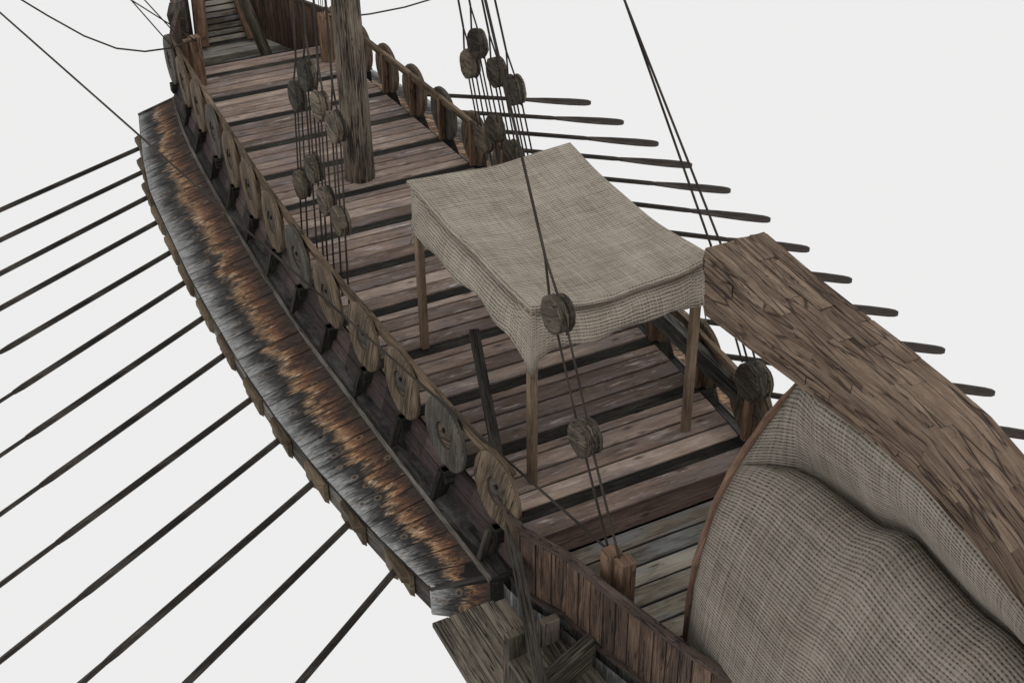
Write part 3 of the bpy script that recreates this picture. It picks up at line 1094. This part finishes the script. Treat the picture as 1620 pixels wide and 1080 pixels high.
def make_oar(kind):
    """pointing along +X; origin where it leaves the oar port"""
    o = empty('oar')
    mb = MB()
    Ln = 2.95 if kind == 'near' else 1.95
    Lt = Ln + 1.12
    back = 0.75
    mb.tube([(-back, 0, 0), (-.3, 0, 0), (0, 0, 0), (Ln * .5, 0, 0), (Ln - .12, 0, 0), (Ln + .02, 0, 0)], [.026, .034, .037, .038, .037, .028], 8, 0.5)
    sh = mb.build('shaft', M['oar'], o)
    mb = MB()
    prof = [(Ln - .02, .027, .022), (Ln + .12, .034, .022), (Ln + .35, .046, .022), (Ln + .75, .056, .021), (Ln + 1.0, .052, .020), (Ln + 1.08, .044, .018), (Lt, .026, .014)]
    rings = []
    for x, w, t in prof:
        rings.append([(x, -t, -w), (x, t, -w), (x, t, w), (x, -t, w)])
    mb.loft(rings, True, True, 0.5, False)
    bl = mb.build('blade', M['oar'] if kind == 'near' else M['blade'], o)
    return o, sh, bl


for s, kind in ((-1, 'near'), (1, 'far')):
    root, sh, bl = make_oar(kind)
    if kind == 'near':
        bl.rotation_euler = (math.radians(-52), 0, 0)
    else:
        bl.rotation_euler = (math.radians(-8), 0, 0)
    for k in range(NB):
        o = root if k == 0 else copy_tree(root)
        px, py = PORT[k]
        if s < 0:
            p, q = V((px, py, -0.74)), V((*AIML[k], -0.74))
            d = (q - p).normalized()
            org = p + d * 0.02
        else:
            p, q = V((-px, py, -0.74)), V((*TIPR[k], -0.74))
            d = (q - p).normalized()
            org = q - d * (1.95 + 1.12)
        o.location = org
        o.rotation_euler = (0, 0, math.atan2(d.y, d.x))
        side = 'left' if s < 0 else 'right'
        e = NB - 1 - k
        if k == 0:
            w = 'farthest, nearest the bow'
        elif e == 0:
            w = 'nearest the stern'
        else:
            w = ORD[k] + ' from the bow'
        lab = f'dark wooden oar reaching out from the {side} outrigger, {w}' if s < 0 else f'dark oar with flat rounded blade beyond the {side} rail, {w}'
        tag(o, lab, 'oar', f'oars along the {side} side')

# ------------------------------------------------------------------ shields
def make_shield(board, boss):
    """round board facing +X, slightly dished recess with a contrasting boss"""
    o = empty('shield')
    mb = MB()
    mb.disc((0, 0, 0), (1, 0, 0), 0.405, 0.055, 30, grain=(0, 0, 1), hole=0.15, rnd=0.5)
    mb.build('board', M[board], o)
    mb = MB()
    mb.disc((-0.006, 0, 0), (1, 0, 0), 0.146, 0.03, 24, grain=(0, 1, 0.6), rnd=0.4)
    b = mb.build('boss', M[boss], o)
    mb = MB()
    mb.tube([(0.0, -0.012, 0.055), (0.028, -0.012, 0.055)], 0.026, 8, 0.2, smooth=False)
    mb.build('peg', M['beam'], b)
    return o


tan = make_shield('shield_tan', 'shield_grey')
gry = make_shield('shield_grey', 'shield_tan')
tan_used = gry_used = False
GREY = {-1: {11, 7, 3, 0}, 1: {4, 9}}
for s in (-1, 1):
    for k in range(NB):
        isg = k in GREY[s]
        if isg:
            o = gry if not gry_used else copy_tree(gry)
            gry_used = True
        else:
            o = tan if not tan_used else copy_tree(tan)
            tan_used = True
        o.location = (s * (RK[k] + 0.075), -k + 0.06, 0.36)
        slope = (rw(-k - .5) - rw(-k + .5))          # follow the rail's curve
        ang = math.atan(slope)
        a = (0 if s > 0 else math.pi) + (ang if s > 0 else -ang)
        o.rotation_euler = (random.uniform(-.35, .35), random.uniform(-.03, .05), a)
        side = 'left' if s < 0 else 'right'
        e = NB - 1 - k
        pos = 'nearest the stern' if e == 0 else ('nearest the bow' if k == 0 else (ORD[e] + ' from the stern' if e < 7 else ORD[k] + ' from the bow'))
        c = 'grey round wooden shield with tan boss' if isg else 'tan round wooden shield with grey boss'
        tag(o, f'{c} hung outside the {side} rail, {pos}', 'shield', f'shields along the {side} rail')

# ------------------------------------------------------------------ mast and bow spar
mast = tag(empty('mast', (0, -4.62, 0)), 'thick upright weathered mast with long cracks standing on the deck', 'mast')
mb = MB()
hs = [-0.5, -0.05, 0.6, 1.4, 2.2, 3.2, 4.6, 6.5, 8.5, 12.0]
rings = []
n = 22
jj = [random.uniform(-.004, .004) for _ in range(n)]
for h in hs:
    r = 0.213 - 0.0095 * max(h, 0)
    rings.append([(math.cos(2 * math.pi * k / n) * (r + jj[k]), math.sin(2 * math.pi * k / n) * (r + jj[k]), h) for k in range(n)])
mb.loft(rings, True, True, 0.5, True)
mb.build('pole', M['mast'], mast)
mb = MB()
mb.tube([(0, 0, 11.5), (0, 0, 11.85)], 0.13, 16, 0.5)
mb.build('masthead_band', M['rope'], mast)

spar = tag(empty('bow_spar', (0.42, 0.9, -0.32)), 'dark weathered spar raking forward from the bow deck', 'spar')
mb = MB()
a, b = V((0.42, 0.9, -0.32)), V((0.19, 1.25, 0.72))
d = (b - a)
mb.tube([a - a, d * .5, d, d * 2.4, d * 4.4], [.105, .10, .095, .085, .07], 14, 0.5)
mb.build('pole', M['spar'], spar)

# ------------------------------------------------------------------ steering oars (looms)
for s in (-1, 1):
    p, q = V((s * 0.82, -10.149, 0.897)), V((s * 1.836, -13.547, -0.452))
    d = (q - p).normalized()
    if s > 0:
        p, q = p + V((.20, 0, .04)), q + V((.32, 0, .05))
    o = empty('steering_oar', p)
    mb = MB()
    mb.beam((0, 0, 0), d * 4.6, 0.11 if s < 0 else 0.20, 0.10, side=(0, 0, 1), rnd=0.5)
    if s > 0:
        pass
    mb.build('loom', M['loom'] if s < 0 else M['log'], o)
    mb = MB()
    sd = d.cross(V((1, 0, 0))).normalized()
    mb.beam(d * 4.4, d * 6.0, 0.42, 0.05, side=sd, rnd=0.3, w2=0.5)
    mb.build('blade', M['board'], o)
    if s < 0:
        tag(o, 'dark steering oar pole slanting from the deck out under the left rail by the stern', 'steering oar')
    else:
        tag(o, 'charred steering oar pole lying along the right rail behind the awning', 'steering oar')

# ------------------------------------------------------------------ awning
aw = tag(empty('awning', (0, -10.28, 0)), 'square burlap awning on four wooden posts over the middle of the stern half deck', 'awning')
AO = V((0, -10.28, 0))
for px, py in ((-0.9, -8.96), (-0.9, -11.6), (0.9, -8.96), (0.9, -11.6)):
    mb = MB()
    mb.beam(V((px, py, 0)) - AO, V((px, py, 2.08)) - AO, 0.085, 0.085, side=(1, 0.0, 0))
    mb.build('post', M['tent_post'], aw, bevel=0.008)
Y0, Y1, XH = -8.94, -11.70, 0.955
N = 44


def sag(t):
    return math.sin(math.pi * t)


def top_pt(a, b):
    """a: 0..1 left to right, b: 0..1 far to near"""
    x = -XH + 2 * XH * a
    y = Y0 + (Y1 - Y0) * b
    # edges bow inwards between the posts
    x *= 1 - (0.05 if a < .5 else 0.03) * sag(b)
    yc = (Y0 + Y1) / 2
    y = yc + (y - yc) * (1 - 0.02 * sag(a))
    z = 2.14 - (0.04 + 0.09 * b) * sag(a) - 0.095 * sag(b) + 0.02 * sag(a) * sag(b)
    z += 0.012 * math.sin(9 * a + 4 * b) * sag(a) + 0.012 * math.sin(11 * b - 3 * a) * sag(b)
    z += (0.022 * math.sin(11 * a + .6) * sag(a) * b ** 3) + (0.018 * math.sin(13 * b + 1) * sag(b) * (1 - a) ** 3)
    return V((x, y, z))


mb = MB()
base = len(mb.v)
for i in range(N + 1):
    for j in range(N + 1):
        mb.v.append(tuple(top_pt(j / N, i / N) - AO))
for i in range(N):
    for j in range(N):
        q = (i * (N + 1) + j, (i + 1) * (N + 1) + j, (i + 1) * (N + 1) + j + 1, i * (N + 1) + j + 1)
        mb.f.append(q)
        mb.uv.append([(2 * XH * j / N, 2.9 * i / N), (2 * XH * j / N, 2.9 * (i + 1) / N), (2 * XH * (j + 1) / N, 2.9 * (i + 1) / N), (2 * XH * (j + 1) / N, 2.9 * i / N)])
        mb.r.append(0.5)
        mb.sm.append(True)


# rolled hem along the edge: the top turns down and tucks back under before the valance hangs
def valance(edge, outn, drop, uvo, tips):
    """edge: list of points along top edge; outn: outward dir; drop(t): hanging length"""
    L = len(edge)
    prof = 9
    rows = []
    for k, p in enumerate(edge):
        t = k / (L - 1)
        dl = drop(t)
        o = V(outn)
        if t < 0.08 or t > 0.92:
            e1 = min(t, 1 - t) / 0.08
            tg = (edge[-1] - edge[0]).normalized() * (-1 if t < .5 else 1)
            tg.z = 0
            o = o + tg * (1 - e1)
        s_ = sag(t)
        tuck = 0.16 * min(1, s_ * 2.2)
        fl = 0.12 * min(1, s_ * 1.8)
        col = [p,
               p + o * 0.022 + V((0, 0, -0.012)),
               p + o * 0.030 + V((0, 0, -0.035)),
               p + o * 0.018 + V((0, 0, -0.060)),
               p - o * tuck * .55 + V((0, 0, -0.082)),
               p - o * tuck + V((0, 0, -0.090)),
               p - o * tuck * .55 + V((0, 0, -0.105)),
               p + o * (fl * .35) + V((0, 0, -0.15)),
               p + o * (fl * .75) + V((0, 0, -0.15 - (dl - .15) * .4)),
               p + o * (fl * .9) + V((0, 0, -0.15 - (dl - .15) * .75)),
               p + o * (fl * .85 + 0.015 + 0.02 * math.sin(17 * t + uvo)) + V((0, 0, -dl + 0.012 * math.sin(23 * t + uvo)))]
        rows.append(col)
    b0 = len(mb.v)
    m = len(rows[0])
    for c in rows:
        mb.v.extend(tuple(p - AO) for p in c)
    acc = 0
    for k in range(L - 1):
        w = (edge[k + 1] - edge[k]).length
        vv = [0]
        for a_, b_ in zip(rows[k], rows[k][1:]):
            vv.append(vv[-1] + (b_ - a_).length)
        for j in range(m - 1):
            mb.f.append((b0 + k * m + j, b0 + k * m + j + 1, b0 + (k + 1) * m + j + 1, b0 + (k + 1) * m + j))
            mb.uv.append([(acc + uvo, vv[j]), (acc + uvo, vv[j + 1]), (acc + w + uvo, vv[j + 1]), (acc + w + uvo, vv[j])])
            mb.r.append(0.62)
            mb.sm.append(True)
        acc += w


def dropL(t):      # t from far to near
    pts = [(0, .53), (.06, .56), (.12, .48), (.2, .44), (.35, .42), (.5, .40), (.65, .38), (.8, .40), (.88, .45), (.94, .60), (1, .80)]
    return interp(pts, t)


def dropF(t):      # t from left to right
    pts = [(0, .80), (.045, .56), (.12, .43), (.25, .40), (.45, .37), (.6, .35), (.75, .36), (.9, .44), (1, .55)]
    return interp(pts, t)


left = [top_pt(0, i / N) for i in range(N + 1)]
front = [top_pt(j / N, 1) for j in range(N + 1)]
right = [top_pt(1, 1 - i / N) for i in range(N + 1)]
back = [top_pt(1 - j / N, 0) for j in range(N + 1)]
valance(left, (-1, 0, 0), dropL, 0.0, None)
valance(front, (0, -1, 0), dropF, 3.1, None)
valance(right, (1, 0, 0), lambda t: dropL(1 - t), 6.3, None)
valance(back, (0, 1, 0), lambda t: dropF(1 - t), 9.7, None)
cl = mb.build('cloth', M['canvas'], aw)
w = cl.modifiers.new('weld', 'WELD')
w.merge_threshold = 0.004
so = cl.modifiers.new('thickness', 'SOLIDIFY')
so.thickness = 0.012
so.offset = -1

# ------------------------------------------------------------------ stern shelter: cane hoop and sagging burlap
sh = tag(empty('stern_shelter', (0, -15, 0)), 'rounded burlap shelter on a cane hoop under the great stern timber', 'shelter')
SO = V((0, -15, 0))
hoop = [(-0.66, -13.96, -0.33), (-0.662, -13.999, -0.009), (-0.709, -14.058, 0.486), (-0.726, -14.117, 0.977), (-0.690, -14.156, 1.304), (-0.655, -14.194, 1.618),
        (-0.565, -14.232, 1.931), (-0.464, -14.259, 2.161), (-0.317, -14.292, 2.432), (-0.202, -14.308, 2.568), (-0.098, -14.32, 2.668), (0.0, -14.33, 2.72)]
full = hoop + [(-x, y, z) for x, y, z in reversed(hoop[:-1])]
mb = MB()
for a, b in zip(full, full[1:]):
    a, b = V(a) - SO, V(b) - SO
    mb.tube([a - (b - a) * .03, a, a.lerp(b, .5), b, b + (b - a) * .03], [.030, .031, .027, .030, .029], 8, None)
mb.build('hoop', M['bamboo'], sh)
mb = MB()
# ridge strip and crease along the ship, then the bulging side down to the bulwark
NY = 30
CR = [(-14.18, 2.03, .24), (-14.60, 2.03, .06), (-15.0, 2.06, .03), (-15.35, 2.10, .02), (-15.62, 2.25, .02), (-15.95, 2.18, .02), (-16.29, 2.13, .02), (-16.60, 2.17, .02), (-17.7, 2.0, .02)]
RG = [(-14.32, 2.72), (-14.53, 2.83), (-15.15, 2.90), (-15.82, 2.90), (-16.3, 2.78), (-16.76, 2.65), (-17.7, 2.3)]
HO = [(z, -x, y) for x, y, z in hoop]


def side_pts(y, s):
    t = min(1.0, max(0.0, (-14.2 - y) / 3.4))
    zc = interp([(a, b) for a, b, c in CR], y)
    xc = interp([(a, c) for a, b, c in CR], y)
    zr = interp(RG, y)
    out = []
    xr = 0.12 + 0.18 * min(1, t * 6)
    M1 = 10
    out.append((s * 0.02, y, zr + 0.10))
    for i in range(M1 + 1):                      # strip under the timber: bellies out a little, then tucks back into the crease
        q = i / M1
        x = xr + (xc - xr) * q ** 1.7 + 0.02 * math.sin(math.pi * q)
        out.append((s * x, y, zr + (zc - zr) * q))
    out.append((s * (xc - 0.015), y, zc - 0.03))
    out.append((s * (xc - 0.02), y, zc - 0.07))
    # below the crease the cloth billows out and falls to the bulwark
    prof = [(0.02, -0.045), (0.05, -0.025), (0.12, -0.005), (0.26, -0.01), (0.40, -0.07), (0.54, -0.24), (0.68, -0.43), (0.80, -0.68), (0.90, -1.0), (0.965, -1.4), (1.0, -1.85), (0.985, -2.3), (0.97, -2.6)]
    W = 0.74 + 0.10 * sag(min(1, t * .9))
    for (a, b) in prof:
        x = xc + (W - xc) * a
        z = zc + b * (zc + 0.45) / 2.6
        out.append((s * x, y, z))
    return out


def hoop_side(s):
    """front edge of the cloth follows the cane"""
    P = side_pts(-14.2, s)
    out = []
    for x, y, z in P:
        zz = min(z, 2.715)
        xx = interp([(a, b) for a, b, c in HO], zz)
        yy = interp([(a, c) for a, b, c in HO], zz)
        out.append((s * xx * 0.985, yy - 0.012, zz))
    return out


for s in (-1, 1):
    rings = []
    for i in range(NY + 1):
        q = i / NY
        y = -14.2 - 3.4 * q
        P = side_pts(y, s)
        if q < 0.12:
            H = hoop_side(s)
            k = q / 0.12
            k = k * k * (3 - 2 * k)
            P = [tuple(h_ + (p_ - h_) * (k if c_ != 1 else q / 0.12) for c_, (h_, p_) in enumerate(zip(h, p))) for h, p in zip(H, P)]
        rings.append([V(p) - SO for p in P])
    if s > 0:
        rings = [list(reversed(r)) for r in rings]
    # own loft with metric uv
    n = len(rings[0])
    b0 = len(mb.v)
    for r_ in rings:
        mb.v.extend(tuple(p) for p in r_)
    vs = [0]
    mid = rings[NY // 2]
    for a, b in zip(mid, mid[1:]):
        vs.append(vs[-1] + (b - a).length)
    for i in range(NY):
        for j in range(n - 1):
            mb.f.append((b0 + i * n + j, b0 + i * n + j + 1, b0 + (i + 1) * n + j + 1, b0 + (i + 1) * n + j))
            u0, u1 = 3.4 * i / NY, 3.4 * (i + 1) / NY
            mb.uv.append([(u0, vs[j]), (u0, vs[j + 1]), (u1, vs[j + 1]), (u1, vs[j])])
            mb.r.append(0.5)
            mb.sm.append(not 10 <= j <= 15)
cl = mb.build('cloth', M['canvas_dark'], sh)
so = cl.modifiers.new('thickness', 'SOLIDIFY')
so.thickness = 0.012
so.offset = 0

# ------------------------------------------------------------------ rigging
def rope_part(pts, rad, parent, origin, name='rope'):
    mb = MB()
    P = [V(p) - V(origin) for p in pts]
    mb.tube(P, rad, 6, random.random())
    return mb.build(name, M['rope'], parent)


def block_part(c, r, th, parent, origin, axis=(1, 0, 0)):
    mb = MB()
    ax = V(axis).normalized()
    c = V(c) - V(origin)
    st = random.getstate()
    g = (random.uniform(-.3, .3), 1, random.uniform(-.5, .5))
    # thick rough cheek, rope groove, thinner cheek
    mb.disc(c - ax * th * .20, axis, r, th * .60, 18, grain=g, wob=0.06, bevel=0.012)
    mb.disc(c + ax * th * .36, axis, r * .97, th * .28, 18, grain=g, wob=0.06, bevel=0.012)
    mb.disc(c + ax * th * .16, axis, r * .91, th * .14, 16, grain=g, wob=0.02, bevel=0.004)
    return mb.build('block', M['block'], parent)


def tackle(name, up, lo, foot, top, split, label, group, r=0.19, th=0.14, rr=0.012, feet=2, falls=(-0.72, 0.1, 0.72)):
    """stay ending in a pair of blocks: top -> split -> upper block -> falls -> lower block -> foot"""
    up, lo, foot, top, split = map(V, (up, lo, foot, top, split))
    o = tag(empty(name, foot), label, 'rigging', group)
    rope_part([top, split], rr * 1.15, o, foot)
    d = V((0, 1, 0))
    dn = (lo - up).normalized()
    # strop round the upper block
    for sg in (1, -1):
        a = up + d * sg * r * 0.9
        rope_part([split, up - dn * r * .75 + d * sg * r * .62, a, up + dn * r * .8 + d * sg * r * .55], rr, o, foot, 'strop')
    block_part(up, r, th, o, foot)
    block_part(lo, r * .98, th, o, foot)
    for off in falls:
        a = up + dn * r * .55 + d * off * r
        b = lo - dn * r * .55 + d * off * r
        rope_part([a, b], rr * .9, o, foot, 'fall')
    for off in ((-0.6, 0.6, 0.0)[:feet]):
        rope_part([lo + dn * r * .5 + d * off * r, foot + d * off * r], rr, o, foot)
    return o


HEAD = V((0, -4.62, 11.7))
UPL = [(-1.13, -5.80, 1.915), (-1.13, -6.31, 2.37), (-1.13, -6.70, 2.13), (-1.13, -7.18, 2.065)]
LOL = [(-1.25, -5.98, 0.815), (-1.25, -6.57, 1.295), (-1.25, -6.94, 1.03), (-1.25, -7.42, 0.98)]
SPL = [(470, 110), (485, 84), (506, 129), (530, 165)]
UPR = [(1.13, -6.00, 1.965), (1.13, -6.25, 2.32), (1.13, -6.79, 2.14), (1.13, -7.27, 2.09)]
LOR = [(1.25, -6.12, 0.925), (1.25, -6.46, 1.22), (1.25, -6.96, 1.08), (1.25, -7.50, 1.03)]
for s, UP, LO, side in ((-1, UPL, LOL, 'left'), (1, UPR, LOR, 'right')):
    for i in range(4):
        up, lo = V(UP[i]), V(LO[i])
        d = (lo - up).normalized()
        foot = lo + d * (lo.z - (0.04)) / -d.z
        foot.z = 0.04
        top = HEAD + V((s * 0.15, 0, 0))
        # the stay leads straight up from the blocks towards the masthead
        st = up + (top - up).normalized() * 0.48
        place = ('nearest the bow', 'second from the bow', 'third from the bow', 'nearest the stern')[i]
        tackle('shroud', up, lo, foot, top, st, f'shroud with two round wooden blocks at the {side} rail, {place}', f'shrouds of the {side} side')

N2 = V((-0.90, -12.61, 1.275))
N1 = V((-0.86, -12.02, 2.21))
tackle('backstay', N1, N2, (-0.95, -13.25, 0.42), HEAD + V((-.1, -.1, 0)), N1 + (HEAD - N1).normalized() * 0.52,
       'dark stay with two round blocks hanging in front of the burlap awning', 'stays to the stern posts', r=0.175, th=0.18, rr=0.0125, falls=(-0.75, 0.7))
O2 = V((0.90, -12.61, 1.275))
O1 = V((0.86, -12.02, 2.21))
tackle('backstay', O1, O2, (0.95, -13.25, 0.42), HEAD + V((.1, -.1, 0)), O1 + (HEAD - O1).normalized() * 2.6,
       'dark stay with blocks running down behind the great stern timber at right', 'stays to the stern posts', r=0.195, th=0.19, rr=0.0125)


def sagline(pts, rad, label, name='rope'):
    o = tag(empty(name, pts[0]), label, 'rope')
    rope_part(pts, rad, o, pts[0], 'line')
    return o


sagline([(-0.97, -13.22, 0.45), (-2.3, -8.2, 1.22), (-4.0, -1.9, 2.22), (-5.2, 2.6, 2.93)], 0.014,
        'long dark rope stretched over the left shields from the left stern posts', 'brace_rope')
sagline([(-1.09, -0.40, 0.80), (-1.49, -0.45, 0.75), (-1.92, -0.45, 0.77), (-2.34, -0.45, 0.90), (-2.78, -0.45, 1.18), (-3.24, -0.45, 1.58), (-3.56, -0.45, 1.88), (-4.6, -0.45, 2.9)],
        0.014, 'slack dark rope drooping outwards from the left bow post')
sagline([(-1.09, -0.42, 0.78), (-1.99, -0.45, 1.61), (-3.2, -0.45, 2.75)], 0.011, 'taut thin rope rising from the head of the left bow post')
sagline([(-1.48, -0.47, 0.755), (-1.99, -0.45, 1.61), (-2.9, -0.45, 3.15)], 0.011, 'thin rope rising from the bend of the slack bow rope')
sagline([(-1.30, -0.40, 0.80), (-1.79, -0.45, 1.58), (-2.6, -0.45, 2.9)], 0.011, 'thin rope crossing in front of the left bow cheek')
sagline([(1.10, -0.36, 0.78), (1.70, -0.45, 0.73), (1.87, -0.45, 0.72), (2.49, -0.45, 0.73), (2.94, -0.45, 0.78), (4.2, -0.45, 1.0)], 0.014,
        'slack dark rope leading out to the right from behind the mast')
for i, (dx, nm) in enumerate(((-.03, 'left of the three'), (.005, 'middle of the three'), (.035, 'right of the three'))):
    sagline([(1.06 + dx, -0.32, 0.8), (1.0 + dx * 1.6, -0.36, 3.2)], 0.006, f'thin line rising from the right bow post, {nm}')
